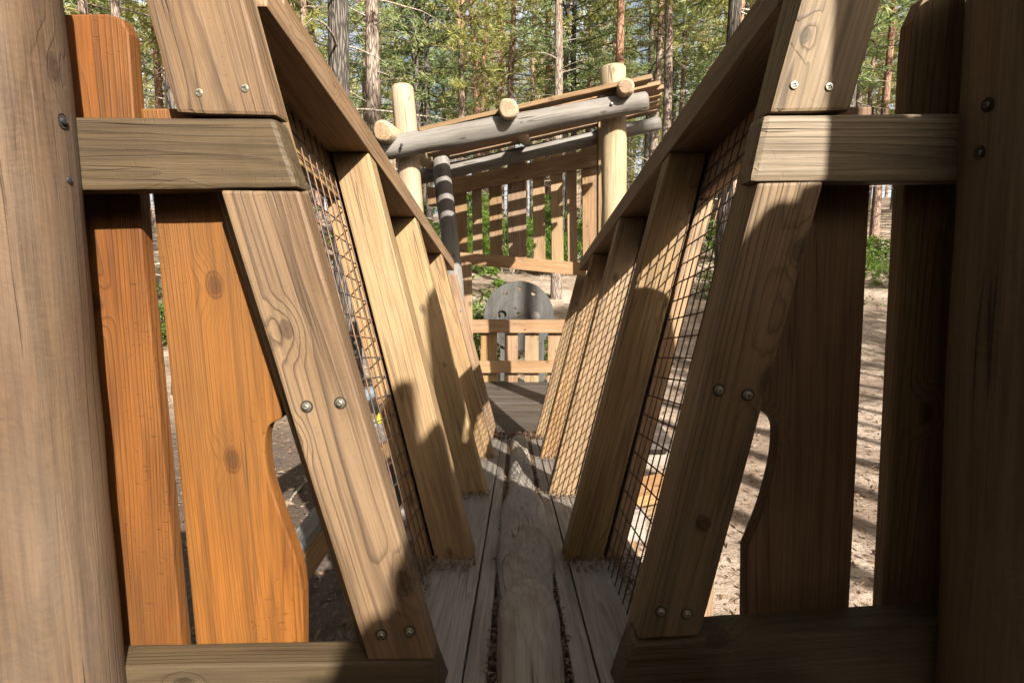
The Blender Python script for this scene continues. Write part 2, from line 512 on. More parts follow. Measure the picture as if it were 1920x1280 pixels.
def bolt(parent, p, nrm, kind="dome"):
    """Bolt seated on a face: washer, domed head and socket."""
    Mw = frame(p, nrm.orthogonal(), nrm)
    if kind not in BOLTS:
        bm = bmesh.new()
        if kind == "dome":
            lathe(bm, [(.0128, -.001), (.0126, .0006), (.0097, .0007)])
            for f in bm.faces:
                f.material_index = 1
            lathe(bm, [(.0095, -.002), (.0095, .0016), (.0090, .0022), (.0070, .0022), (.0068, .0040), (.0058, .0062), (.0044, .0072), (.0030, .0074), (.0026, .0030), (0, .0030)])
        elif kind == "screw":
            lathe(bm, [(.0062, -.002), (.0062, .0006), (.0054, .0014), (.0030, .0016), (.0018, .0004), (0, .0004)])
            for k in range(4):
                a = k * math.pi / 2 + .3
                q = [Vector((math.cos(a + s) * r, math.sin(a + s) * r, .0019)) for r, s in ((.0006, -.6), (.0044, -.15), (.0044, .15), (.0006, .6))]
                f = bm.faces.new([bm.verts.new(v) for v in q])
                f.material_index = 1
        elif kind == "recess":
            lathe(bm, [(.0115, .0018), (.0105, .0008), (.0098, .0006), (.0088, .0010), (.0060, .0012), (.0055, .0045), (.0036, .0055), (0, .0055)])
            for f in bm.faces:
                f.material_index = 1
            for f in bm.faces:
                c = f.calc_center_median()
                if math.hypot(c.x, c.y) < .0058:
                    f.material_index = 0
        else:
            lathe(bm, [(.011, -.002), (.011, .004), (.009, .006), (.003, .0066), (0, .0066)], 10)
        me = finish(bm, "bolt")
        for m in {"dome": [M["zinc"], M["hole"]], "screw": [M["zinc"], M["hole"]], "recess": [M["steel"], M["hole"]], "rust": [M["rust"]], "black": [M["steel"]]}[kind]:
            me.materials.append(m)
        BOLTS[kind] = me
    o = bpy.data.objects.new("screw" if kind == "screw" else "bolt", BOLTS[kind])
    COL.objects.link(o)
    o.parent = parent
    o.matrix_basis = W[parent].inverted() @ Mw @ Matrix.Scale({"recess": .8, "dome": .74, "screw": .9}.get(kind, 1), 4)
    W[o] = Mw
    return o


FRONT = Vector((0, -1, 0))
UPZ = Vector((0, 0, 1))


def smooth(pp, i0, i1, n=5):
    """Catmull-Rom through points i0..i1 of an outline."""
    seg = pp[i0:i1 + 1]
    out = []
    for i in range(len(seg) - 1):
        p0, p1, p2, p3 = seg[max(i - 1, 0)], seg[i], seg[i + 1], seg[min(i + 2, len(seg) - 1)]
        for k in range(n):
            t = k / n
            out.append(tuple(.5 * (2 * b + (c - a) * t + (2 * a - 5 * b + 4 * c - d) * t * t + (3 * b - a - 3 * c + d) * t ** 3) for a, b, c, d in zip(p0, p1, p2, p3)))
    out.append(seg[-1])
    return pp[:i0] + out + pp[i1 + 1:], len(out) - len(seg)


def face_poly(name, pp, Y, t, mat, parent, a, b, bevel=.004, wear=0.0, seg=2):
    """Plank standing in the plane at distance Y, outline pp in photo pixels, thickness t going back."""
    pts = [px(x, y, Y) for x, y in pp]
    return prism(name, pts, Vector((0, t, 0)), mat, parent, pts[b] - pts[a], bevel, wear, seg)


# ------------------------------------------------------------------ footbridge
bridge = thing("footbridge", br(0, 1.9, -.9), "narrow timber footbridge with outward leaning sides, wire mesh and a carved log to walk on", "footbridge")
Y0 = .85
LB, LT = (-.108, -.535), (-.392, .545)     # inner edge of the left studs (x, v): foot, head
RB, RT = (.128, -.535), (.412, .545)
VT, VB = .545, -.60
SW = .097


def on_line(lo, hi, v):
    return lo[0] + (hi[0] - lo[0]) * (v - lo[1]) / (hi[1] - lo[1])


def stud_pts(side, s, n0, n1, vb, vt):
    lo, hi = (LB, LT) if side < 0 else (RB, RT)
    k = 1.034
    return [br(on_line(lo, hi, vb) + side * n0 * k, s, vb), br(on_line(lo, hi, vb) + side * n1 * k, s, vb),
            br(on_line(lo, hi, vt) + side * n1 * k, s, vt), br(on_line(lo, hi, vt) + side * n0 * k, s, vt)]


S_STUDS = [1.55, 2.28, 3.09, 3.86]
for side in (-1, 1):
    lo, hi = (LB, LT) if side < 0 else (RB, RT)
    ax = (br(hi[0], 1, hi[1]) - br(lo[0], 1, lo[1])).normalized()
    for i, s in enumerate(S_STUDS):
        mt = M["stud_fresh"] if (side < 0 and i < 2) else M["stud"]
        dep = .085 if i < 3 else .05
        ps = stud_pts(side, s, 0, SW, VB, VT - .002)
        st = prism("stud", ps, BA * dep, mt, bridge, ax, .005)
        prism("outer_batten", stud_pts(side, s + .004, SW + .010, SW + .048, -.78, VT - .128), BA * (dep - .008), M["stud_fresh"], bridge, ax, .003)
        if i == 3:
            for v, dx in ((.30, .03), (.22, .05), (-.30, .03), (-.36, .05)):
                bolt(st, br(on_line(lo, hi, v) + side * dx, s, v), -BA, "dome")
    # hand rail of two planks
    s0, s1 = .90, 3.72
    xi = hi[0]
    a, b = xi - side * .004, xi + side * .152
    rail = prism("handrail", [br(a, s0, VT), br(b, s0, VT), br(b, s0, VT + .046), br(a, s0, VT + .046)], BA * (s1 - s0), M["stud"], bridge, BA, .004)
    a2, b2 = xi + side * .001, xi + side * .160
    prism("rail_cap", [br(a2, s0 + .08, VT + .0495), br(b2, s0 + .08, VT + .0495), br(b2, s0 + .08, VT + .068), br(a2, s0 + .08, VT + .068)], BA * (s1 - s0 - .074), M["stud"], bridge, BA, .003)
    # outer rail that clamps the top of the mesh, and one at the foot
    for (va, vb, nm) in ((VT - .124, VT - .003, "outer_rail"), (-.90, -.79, "outer_rail")):
        prism(nm, stud_pts(side, 1.0, SW + .0105, SW + .047, va, vb), BA * 2.84, M["stud_fresh"], bridge, BA, .003)
    # welded wire mesh
    bm = bmesh.new()
    org = br(lo[0] + side * (SW + .005) * 1.034, .9, lo[1])
    Mw = frame(org, BA, ax)
    inv = Mw.inverted()

    def wire(p, q, r, bm=bm, inv=inv):
        p, q = inv @ p, inv @ q
        d = (q - p).normalized()
        u = d.orthogonal().normalized()
        w_ = d.cross(u)
        A = [bm.verts.new(p + (u * math.cos(t) + w_ * math.sin(t)) * r) for t in [k * math.pi / 3 for k in range(6)]]
        B = [bm.verts.new(q + (u * math.cos(t) + w_ * math.sin(t)) * r) for t in [k * math.pi / 3 for k in range(6)]]
        for k in range(6):
            bm.faces.new((A[k], A[(k + 1) % 6], B[(k + 1) % 6], B[k])).smooth = True

    def mp(n, s, v):
        return br(on_line(lo, hi, v) + side * n * 1.034, s, v)
    s = .985
    while s < 3.93:
        wire(mp(SW + .0035, s, -.66), mp(SW + .0035, s, VT - .004), .0019)
        s += .0495
    v = -.64
    while v < VT - .01:
        wire(mp(SW + .0065, .965, v), mp(SW + .0065, 3.93, v), .0019)
        v += .049
    me = bpy.data.meshes.new("wire_mesh")
    bm.to_mesh(me)
    bm.free()
    link("wire_mesh", me, M["wire"], bridge, Mw)

# front frames: face boards and the stud behind them
lo_l = [(412, 357), (560, 357), (815, 1237), (690, 1238)]
up_l = [(208, -212), (396, -212), (520, 218), (332, 212)]
lo_r = [(1421, 343), (1546, 340), (1312, 1192), (1196, 1200)]
up_r = [(1562, -212), (1712, -212), (1594, 208), (1444, 211)]
fl = face_poly("frame_board", lo_l, Y0, .046, M["stud_near"], bridge, 3, 0, .005, .0006)
fu = face_poly("frame_board", up_l, Y0, .046, M["stud_near"], bridge, 3, 0, .005, .0006)
gl = face_poly("frame_board", lo_r, Y0, .046, M["frame_right"], bridge, 3, 0, .005, .0006)
gu = face_poly("frame_board", up_r, Y0, .046, M["frame_right"], bridge, 3, 0, .005, .0006)
yb = Y0 + .048
bl = face_poly("frame_stud", [(222, -212), (400, -212), (819, 1300), (700, 1300)], yb, .052, M["stud"], bridge, 3, 0, .004)  # both frame studs: lighter wood stands in for light bounced onto inner faces
brr = face_poly("frame_stud", [(1545, -212), (1700, -212), (1270, 1300), (1161, 1300)], yb, .052, M["stud"], bridge, 3, 0, .004)
for (x, y, k, o) in ((373, 174, "screw", fu), (459, 166, "screw", fu), (575, 762, "dome", fl), (638, 755, "dome", fl), (715, 1189, "dome", fl), (768, 1183, "dome", fl),
                     (1489, 160, "screw", gu), (1555, 163, "screw", gu), (1348, 731, "dome", gl), (1402, 740, "dome", gl), (1319, 978, "rust", gl), (1239, 1146, "dome", gl), (1288, 1150, "dome", gl)):
    bolt(o, px(x, y, Y0 - .0005), FRONT, k)

# deck
DV = -.532
for (xa, xb, nm) in ((-.250, -.089, "wide"), (-.085, -.047, "n"), (.097, .137, "n"), (.141, .330, "wide")):
    dz = rnd.uniform(-.002, .002)
    prism("deck_plank", [br(xa, .55, DV + dz), br(xb, .55, DV + dz), br(xb, .55, DV - .045), br(xa, .55, DV - .045)], BA * 3.33, M["deck"], bridge, BA, .003, .0008)
prism("deck_plank", [br(-.075, .6, DV - .047), br(.125, .6, DV - .047), br(.125, .6, DV - .075), br(-.075, .6, DV - .075)], BA * 3.2, M["board_brown"], bridge, BA, .003)  # added filler plank that keeps the gaps beside the log dark
for s in (.9, 2.3, 3.7):
    bar("joist", br(-.45, s, DV - .115), br(.5, s, DV - .115), BN, .07, .12, M["deck"], bridge)
for x in (-.2, .26):
    bar("bearer", br(x, .5, DV - .24), br(x, 3.95, DV - .24), BN, .09, .13, M["deck"], bridge)

for i in range(9):
    ya = .52 - i * .235
    prism("platform_board", [Vector((-.95, ya, CAM.z - .70)), Vector((.95, ya, CAM.z - .70)), Vector((.95, ya, CAM.z - .74)), Vector((-.95, ya, CAM.z - .74))], Vector((0, -.228, 0)), M["hut_floor"], bridge, Vector((1, 0, 0)), .004)

# carved walking log: waisted, with worn hollows and crests
bm = bmesh.new()
Mw = frame(br(.026, 0, DV - .03), BA, BN)
inv = Mw.inverted()
crest = [(.60, .056, .060), (.95, .056, .066), (1.10, .060, .074), (1.195, .063, .092), (1.205, .064, .052), (1.28, .066, .044), (1.42, .070, .062), (1.53, .077, .092), (1.56, .078, .096), (1.575, .079, .066), (1.80, .079, .052),
         (1.92, .077, .064), (2.02, .074, .096), (2.035, .073, .062), (2.14, .070, .050), (2.30, .064, .040), (2.50, .059, .054), (2.66, .056, .084), (2.675, .056, .056), (2.80, .055, .050), (2.95, .056, .062), (3.05, .058, .082), (3.06, .058, .044), (3.3, .058, .05), (3.5, .059, .07), (3.62, .058, .062), (3.84, .055, .052)]


def lerp_prof(s):
    for a, b in zip(crest, crest[1:]):
        if a[0] <= s <= b[0]:
            f = (s - a[0]) / (b[0] - a[0])
            f = f * f * (3 - 2 * f)
            return a[1] + (b[1] - a[1]) * f, a[2] + (b[2] - a[2]) * f
    return crest[-1][1:]


NS, NA = 420, 26
loops = []
for i in range(NS + 1):
    s = .60 + (3.84 - .60) * i / NS
    w_, h_ = lerp_prof(s)
    row = []
    for k in range(NA + 1):
        a = math.pi * k / NA
        cx, sz = math.cos(a), max(0.0, math.sin(a))
        # crests bow forward in the middle, so the cut edges read as arcs
        s_b = max(.6, s - .035 * (1 - abs(cx) ** 2))
        w2, h2 = lerp_prof(min(3.84, s_b))
        n = mnoise.noise(Vector((s * 4, cx * 2, sz * 2))) * .004
        row.append(bm.verts.new(inv @ (br(.026 + cx * (w_ + n), s, DV - .03) + BN * ((.070 + (h2 - .065) * 1.3 + n) * sz ** .68))))
    loops.append(row)
for a, b in zip(loops, loops[1:]):
    for k in range(NA):
        bm.faces.new((a[k], a[k + 1], b[k + 1], b[k])).smooth = True
bm.faces.new(loops[0])
bm.faces.new(list(reversed(loops[-1])))
bmesh.ops.recalc_face_normals(bm, faces=bm.faces)
me = bpy.data.meshes.new("walking_log")
bm.to_mesh(me)
bm.free()
link("walking_log", me, M["log_walk"], bridge, Mw)

# ------------------------------------------------------------------ near fences and log posts
GZ = 0.0


def ground_z(x, y):
    z = .10 * max(0, y - 10) * min(1, max(0, y - 10) / 6)
    z += .075 * max(0, x - 4) * min(1, max(0, y - 6) / 14)
    z += .03 * max(0, -x - 4) * min(1, max(0, y - 6) / 14)
    z = z if z < 9 else 9 + (z - 9) * .3
    far = max(0, math.hypot(x, y) - 6)
    z += mnoise.noise(Vector((x * .21, y * .21, 3.3))) * min(.35, .03 + far * .02)
    z += mnoise.noise(Vector((x * .9, y * .9, 1.3))) * min(.05, .015 + far * .004)
    return z


lf = thing("palisade_fence", Vector((-.62, .9, 0)), "orange brown board fence left of the bridge entrance, sunlit, with one curved board", "fence")
YB = Y0 + .052
top = face_poly("rail", [(60, 218), (516, 220), (562, 352), (60, 360)], Y0 - .004, .050, M["rail"], lf, 0, 1, .008, .0008)
bot = face_poly("rail", [(60, 1252), (812, 1240), (846, 1330), (60, 1400)], Y0 - .002, .056, M["rail"], lf, 0, 1, .005, .0008)
A = face_poly("board", [(62, 27), (200, 26), (228, 34), (241, 62), (268, 460), (345, 1246), (345, 1500), (235, 1500), (100, 440)], YB + .016, .028, M["board"], lf, 8, 0, .003, .0006)
Bp = [(262, 203), (420, 203), (452, 360), (530, 772), (526, 785), (503, 800), (497, 838), (505, 900), (530, 975), (556, 1050), (568, 1110), (570, 1500), (392, 1500), (370, 1235), (285, 360)]
Bp, ex = smooth(Bp, 3, 10)
B = face_poly("board", Bp, YB + .006, .030, M["board"], lf, 13 + ex, 0, .0035, 0.0)
for dx in (0, 1):
    face_poly("board", [(-90 - dx * 190, 0), (70 - dx * 190, -10), (190 - dx * 190, 1500), (50 - dx * 190, 1500)], YB + .014, .028, M["board"], lf, 3, 0, .003)

rf = thing("palisade_fence", Vector((.62, .9, 0)), "shaded dark brown board fence right of the bridge entrance with a curved cut board", "fence")
topr = face_poly("rail", [(1431, 214), (1900, 209), (1900, 340), (1404, 342)], Y0 - .004, .052, M["rail_right"], rf, 0, 1, .010, .0008)
botr = face_poly("rail", [(1188, 1206), (1900, 1160), (1900, 1420), (1142, 1340)], Y0 - .002, .060, M["rail"], rf, 0, 1, .005, .0008)
Cp = [(1640, 200), (1632, 340), (1592, 1145), (1586, 1500), (1395, 1500), (1400, 1030), (1408, 1012), (1432, 950), (1452, 875), (1458, 822), (1455, 795), (1438, 776), (1418, 768), (1518, 340), (1535, 200)]
Cp, ex = smooth(Cp, 5, 12)
C = face_poly("board", Cp, YB + .004, .030, M["board_brown"], rf, 3, 0, .004)
Dp = [(1762, -26), (1732, -4), (1712, 40), (1706, 100), (1700, 210), (1697, 340), (1655, 1145), (1640, 1500), (1800, 1500), (1815, 340), (1812, -26)]
D = face_poly("board", Dp, YB + .004, .030, M["board_brown"], rf, 7, 5, .004)
PY = .80


def near_post(edge_x_top, edge_x_bot, r, side, mat, label, seed):
    """Round post whose inner silhouette runs through (edge_x_top, 0) and (edge_x_bot, 1280)."""
    out = []
    for (ex, ey) in ((edge_x_top, 0), (edge_x_bot, 1280)):
        d = ray(ex, ey)
        t = PY / d.y
        p = CAM + d * t
        ang = math.atan2(d.x, d.y)
        cx = p.x + side * r / math.cos(ang)
        out.append(Vector((cx, PY, p.z)))
    d = (out[1] - out[0]).normalized()
    base = out[0] + d * ((out[0].z + .3) / -d.z)
    head = out[0] - d * .085
    t = thing("log_post", Vector((base.x, base.y, 0)), label, "post")
    body = log("shaft", base, head, r * 1.04, r, mat, t, seg=64, rings=60, wob=.006, seed=seed, lump=.012)
    return t, body, out


lp, lpb, _ = near_post(126, 240, .102, -1, M["log_post"], "thick peeled log post at the left edge, pale brown in the sun", 3)
rp, rpb, _ = near_post(1812, 1748, .106, 1, M["log_post_brown"], "thick dark brown log post at the right edge, in shade", 5)


def bolt_on_post(body, x, y, r, sd):
    d = ray(x, y).normalized()
    dg = SC
    # nearest hit on the post cylinder
    Mi = W[body].inverted()
    o, v = Mi @ CAM, (Mi.to_3x3() @ d)
    a = v.y ** 2 + v.z ** 2
    b = 2 * (o.y * v.y + o.z * v.z)
    c = o.y ** 2 + o.z ** 2 - r * r
    disc = b * b - 4 * a * c
    if disc < 0:
        return
    t = (-b - math.sqrt(disc)) / (2 * a)
    p = o + v * t
    n = Vector((0, p.y, p.z)).normalized()
    bolt(body, W[body] @ (p - n * .004), W[body].to_3x3() @ n, "recess")


for (x, y) in ((126, 227), (136, 338)):
    bolt_on_post(lpb, x - 4, y, .1065, 0)
for (x, y) in ((1848, 197), (1833, 287)):
    bolt_on_post(rpb, x, y, .111, 0)

# ------------------------------------------------------------------ play hut at the far end
HZ = px(960, 716, 6.0).z           # floor level
hut = thing("play_hut", Vector((.1, 5.2, 0)), "open timber play hut with leaning log roof at the far end of the bridge", "hut")
Yf, Ybk = 4.35, 6.05


def hp(x, y, Y):
    return px(x, y, Y)


def vlog(xt, yt, xb, yb, Y, r0, r1, mat, seed):
    pt, pb = hp(xt, yt, Y), hp(xb, yb, Y)
    d = (pb - pt).normalized()
    base = pt + d * ((pt.z + .25) / -d.z)
    return log("post", base, pt, r0, r1, mat, hut, seg=20, rings=20, wob=.012, chamfer=.018, seed=seed, end_mat=M["log_end"])


p1 = vlog(754, 160, 772, 385, Yf, .088, .078, M["log_pale"], 11)
p2 = vlog(1150, 124, 1152, 420, Yf, .105, .088, M["log_pale"], 12)
p3 = vlog(826, 283, 846, 480, 5.45, .085, .080, M["log_gray"], 13)
p4 = vlog(1146, 262, 1146, 480, 6.1, .085, .080, M["log_pale"], 14)
# front and back beams
b1 = log("roof_beam", hp(706, 281, 4.20), hp(1214, 189, 4.16), .080, .062, M["log_gray"], hut, rings=30, wob=.010, seed=15, end_mat=M["log_end"], bow=0)
for (x, y) in ((753, 272), (1147, 195)):
    bolt(b1, hp(x, y, 4.10), FRONT, "black")
b2 = log("roof_beam", hp(772, 336, 5.78), hp(1238, 231, 5.72), .068, .062, M["log_gray"], hut, rings=30, wob=.010, seed=16, end_mat=M["log_end"])
# rafters running back over the beams
for (x, y, x2, y2, r, sd) in ((716, 246, 822, 312, .068, 17), (953, 203, 988, 262, .066, 18), (1173, 163, 1158, 236, .055, 19)):
    log("rafter", hp(x, y, 4.02), hp(x2, y2, 6.0), r, r * .95, M["log_pale"], hut, seg=18, rings=14, wob=.012, chamfer=.016, seed=sd, end_mat=M["log_end"])
# roof boards lying across the rafters
rows = [((784, 239), (1222, 138), 4.14, .17), ((760, 256), (1238, 150), 4.38, .15), ((770, 266), (1244, 158), 4.62, .15), ((790, 272), (1240, 171), 4.86, .15),
        ((800, 281), (1236, 182), 5.10, .15), ((805, 288), (1240, 190), 5.36, .15), ((815, 294), (1232, 200), 5.62, .15)]
for i, (a, b, Y, wd) in enumerate(rows):
    pa, pb = hp(a[0], a[1], Y), hp(b[0], b[1], Y)
    back = Vector((.0, 1, -.02 + rnd.uniform(-.05, .05))).normalized()
    X = (pb - pa).normalized()
    U = X.cross(back).normalized()
    if U.z < 0:
        U = -U
    th = .030
    pts = [pa - U * th, pb - U * th, pb, pa]
    prism("roof_board", pts, back * wd, M["board_hut"], hut, X, .005, .002)

# back picket screen
yb_ = 6.0
rt = [(846, 336), (1126, 276), (1126, 309), (846, 366)]
rb = [(850, 472), (1110, 494), (1110, 519), (850, 493)]
face_poly("screen_rail", rt, yb_ - .03, .045, M["board_hut"], hut, 0, 1, .004, .001)
face_poly("screen_rail", rb, yb_ - .03, .045, M["board_hut"], hut, 0, 1, .004, .001)
pk = [(862, 14, 331), (895, 9, 326), (930, 12, 317), (970, 17, 309), (1011, 11, 298), (1045, 11, 292), (1073, 9, 283), (1107, 15, 277)]
for i, (cx, hw, ty) in enumerate(pk):
    ln = 512 if i in (4, 5) else 492
    face_poly("picket", [(cx - hw - 2, ty - 9), (cx + hw - 2, ty - 11), (cx + hw + 1, ln), (cx - hw + 1, ln)], yb_ + .016, .026, M["board_hut"], hut, 3, 0, .004, .001)
# lower fence of the hut
face_poly("fence_rail", [(880, 600), (1075, 600), (1075, 624), (880, 624)], yb_ - .05, .060, M["board_hut"], hut, 0, 1, .004, .001)
face_poly("fence_rail", [(880, 677), (1075, 677), (1075, 699), (880, 699)], yb_ - .05, .045, M["board_hut"], hut, 0, 1, .004, .001)
for (xa, xb) in ((900, 932), (945, 971), (983, 1010), (1026, 1052), (1062, 1090)):
    face_poly("fence_board", [(xa + 2, 607), (xb, 607), (xb, 722), (xa, 722)], yb_ + .001, .026, M["board_hut"], hut, 3, 0, .003, .001)
# corner boards at the left of the opening
face_poly("corner_board", [(850, 476), (884, 494), (888, 722), (862, 722)], yb_ - .10, .045, M["board_hut"], hut, 3, 0, .004)
face_poly("corner_board", [(800, 351), (816, 351), (818, 386), (803, 386)], 5.4, .09, M["board_brown"], hut, 0, 3, .004)
face_poly("corner_board", [(1122, 210), (1136, 205), (1136, 700), (1122, 700)], yb_ - .4, .12, M["board_hut"], hut, 3, 0, .004)
# floor
zc = px(960, 800, 4.1).z
for i in range(9):
    ya = 3.95 + i * .235
    z = HZ + rnd.uniform(-.003, .003)
    prism("floor_board", [Vector((-.95, ya, z)), Vector((1.15, ya, z)), Vector((1.15, ya, z - .04)), Vector((-.95, ya, z - .04))], Vector((0, .228, 0)), M["hut_floor"], hut, Vector((1, 0, 0)), .004, .001)
for y in (4.1, 5.9):
    bar("floor_beam", Vector((-.95, y, HZ - .12)), Vector((1.15, y, HZ - .12)), UPZ, .10, .14, M["deck"], hut)

# ------------------------------------------------------------------ round panel behind the hut
DY = 9.0
dc = px(973, 592, DY)
rad = 65 / F * DY
disc = thing("activity_panel", Vector((dc.x, DY, ground_z(dc.x, DY))), "round grey plank panel with round holes standing behind the hut fence", "play panel")
cu = bpy.data.curves.new("disc", "CURVE")
cu.dimensions = "2D"
cu.fill_mode = "BOTH"
cu.extrude = .022
cu.bevel_depth = .003


def circ(cx, cy, r, n=40):
    sp = cu.splines.new("POLY")
    sp.points.add(n - 1)
    for k in range(n):
        a = 2 * math.pi * k / n
        sp.points[k].co = (cx + r * math.cos(a), cy + r * math.sin(a), 0, 1)
    sp.use_cyclic_u = True


circ(0, 0, rad, 96)
holes = [(408, 287, 15), (490, 262, 15), (577, 287, 15), (466, 378, 10), (388, 414, 27), (484, 416, 16)]
for hx, hy, hr in holes:
    X = (820 + hx * .3125 - 973) / F * DY
    Z = (592 - (460 + hy * .3125)) / F * DY
    circ(X, Z, hr * .3125 / F * DY, 28)
tmp = bpy.data.objects.new("disc_tmp", cu)
COL.objects.link(tmp)
me = bpy.data.meshes.new_from_object(tmp)
COL.objects.unlink(tmp)
bpy.data.objects.remove(tmp)
Mw = Matrix((Vector((1, 0, 0)), Vector((0, 0, 1)), Vector((0, -1, 0)))).transposed().to_4x4()
Mw = Mw @ Matrix.Rotation(R(90), 4, "Z")
Mw.translation = Vector((dc.x, DY, dc.z))
me.transform(Matrix.Rotation(R(-90), 4, "Z"))
# plank joints are grooves in the boards' material
dm = M["disc"]
g = NT.__new__(NT)
g.m, g.t = dm, dm.node_tree
pb = [n for n in g.t.nodes if n.type == "BSDF_PRINCIPLED"][0]
tcn = g.n("ShaderNodeTexCoord").outputs["Object"]
gx, gy, gz = g.xyz(tcn)
fr = g.math("PINGPONG", g.math("ADD", gy, .03), .062)
gm = g.ss(fr, .0, .004, 1, 0)
src = pb.inputs["Base Color"].links[0].from_socket
g.set(pb.inputs["Base Color"], g.mix(g.math("MULTIPLY", gm, .8), src, (.03, .03, .03)))
face = link("disc", me, M["disc"], disc, Mw)
for rr in (.78, .52, .30):
    bm = bmesh.new()
    n, m_ = 64, 6
    rows_ = []
    for k in range(n):
        a = 2 * math.pi * k / n
        rows_.append([bm.verts.new(((rad * rr + .0025 * math.cos(2 * math.pi * j / m_)) * math.cos(a), (rad * rr + .0025 * math.cos(2 * math.pi * j / m_)) * math.sin(a), .024 + .004 * math.sin(2 * math.pi * j / m_))) for j in range(m_)])
    for k in range(n):
        for j in range(m_):
            bm.faces.new((rows_[k][j], rows_[k][(j + 1) % m_], rows_[(k + 1) % n][(j + 1) % m_], rows_[(k + 1) % n][j]))
    link("ring", finish(bm, "ring", True), M["wire"], disc, Mw)
bm = bmesh.new()
lathe(bm, [(.075, .0), (.075, .04), (.06, .055), (0, .058)], 24)
kx, kz = (820 + 585 * .3125 - 973) / F * DY, (592 - (460 + 425 * .3125)) / F * DY
link("knob", finish(bm, "knob", True), M["log_gray"], disc, Matrix.Translation((dc.x + kx, DY - .02, dc.z + kz)) @ Matrix.Rotation(R(90), 4, "X"))
for sx in (-.22, .32):
    bar("leg", Vector((dc.x + sx, DY + .07, ground_z(dc.x, DY) - .1)), Vector((dc.x + sx, DY + .07, dc.z + .1)), FRONT, .14, .09, M["disc"], disc)

# ------------------------------------------------------------------ see-saw, tyre, timbers on the ground


def gp(x, y, z=None):
    """Ground point under photo pixel."""
    d = ray(x, y)
    t = (CAM.z - 0) / -d.z
    for _ in range(12):
        p = CAM + d * t
        t = (CAM.z - (ground_z(p.x, p.y) if z is None else z)) / -d.z
    return CAM + d * t


sa, sb = px(470, 1180, 2.42), px(752, 792, 4.1)
see = thing("seesaw", Vector(((sa.x + sb.x) / 2, (sa.y + sb.y) / 2, 0)), "low grey and orange timber seesaw beam with yellow hand grips, left of the bridge", "seesaw")
bar("beam", sa, sb, UPZ, .12, .15, M["stud"], see)
ofs = UPZ * .10
bar("beam", sa + ofs + UPZ * .005, sb + ofs + UPZ * .005, UPZ, .10, .045, M["log_gray"], see)
for f in (.41, .46, .86, .92):
    c = sa.lerp(sb, f) + ofs + UPZ * .03
    bm = bmesh.new()
    for k in range(13):
        pass
    rows_ = []
    for k in range(15):
        a = math.pi * k / 14
        cc = Vector((0, math.cos(a) * .055, math.sin(a) * .085))
        nn = Vector((0, math.cos(a), math.sin(a)))
        rows_.append([bm.verts.new(cc + (nn * math.cos(t) + Vector((1, 0, 0)) * math.sin(t)) * .017) for t in [2 * math.pi * j / 10 for j in range(10)]])
    for a_, b_ in zip(rows_, rows_[1:]):
        for j in range(10):
            bm.faces.new((a_[j], a_[(j + 1) % 10], b_[(j + 1) % 10], b_[j]))
    bm.faces.new(rows_[0])
    bm.faces.new(rows_[-1])
    link("grip", finish(bm, "grip", True), M["yellow"], see, frame(c, sb - sa, UPZ))
mid = sa.lerp(sb, .5)
mid = sa.lerp(sb, .62)
bar("support", Vector((mid.x, mid.y, -.1)), Vector((mid.x, mid.y, mid.z - .07)), FRONT, .12, .12, M["log_gray"], see)

tp = px(707, 748, 4.3)
bm = bmesh.new()
n, m_ = 48, 14
rows_ = []
for k in range(n):
    a = 2 * math.pi * k / n
    row = []
    for j in range(m_):
        t = 2 * math.pi * j / m_
        rr = .22 + .085 * math.cos(t) - (.008 if (k % 2 and math.cos(t) > .6) else 0)
        row.append(bm.verts.new((rr * math.cos(a), rr * math.sin(a), .075 * math.sin(t))))
    rows_.append(row)
for k in range(n):
    for j in range(m_):
        bm.faces.new((rows_[k][j], rows_[k][(j + 1) % m_], rows_[(k + 1) % n][(j + 1) % m_], rows_[(k + 1) % n][j]))
tb = gp(705, 800)
tyre = link("tyre", finish(bm, "tyre"), M["rubber"], None, Matrix.Translation(tb + Vector((0, .15, .20))) @ Matrix.Rotation(R(25), 4, "Z") @ Matrix.Rotation(R(68), 4, "X"))
tag(tyre, "old blue grey rubber tyre behind the wire mesh, half sunk left of the bridge", "tyre")

# timber step right of the bridge, seen through the mesh
t0, t1 = gp(1140, 955), gp(1330, 925)
t0.z = t1.z = .33
step = thing("timber_step", Vector(((t0.x + t1.x) / 2, t0.y, 0)), "low pale timber bench step seen through the right mesh", "step")
t0, t1 = px(1150, 930, 2.75), px(1345, 893, 2.95)
bar("tread", t0, t1, UPZ, .22, .05, M["stud_fresh"], step)
bar("riser", t0 - UPZ * .075, t1 - UPZ * .075, UPZ, .06, .09, M["stud"], step)
for q in (t0.lerp(t1, .12), t0.lerp(t1, .88)):
    bar("leg", Vector((q.x, q.y, -.1)), Vector((q.x, q.y, q.z - .03)), FRONT, .12, .09, M["stud"], step)

# thin stick on the ground at the left
s1_, s2_ = gp(520, 985), gp(606, 880)
st = log("stick", s1_ + UPZ * .015, s2_ + UPZ * .02, .011, .007, M["twig"], None, seg=8, rings=12, wob=.004, chamfer=.002, seed=41, bow=.05)
tag(st, "thin pale stick lying on the dark ground left of the bridge", "stick")
s1_, s2_ = gp(500, 862), gp(514, 884)
st = log("stick", s1_ + UPZ * .02, s2_ + UPZ * .02, .018, .014, M["twig"], None, seg=8, rings=8, wob=.004, chamfer=.002, seed=42)
tag(st, "short thick piece of broken branch on the dark ground, seen beside the curved board", "stick")

# shade makers: added unseen boards around the viewer, built with the light
BLOCKERS = []

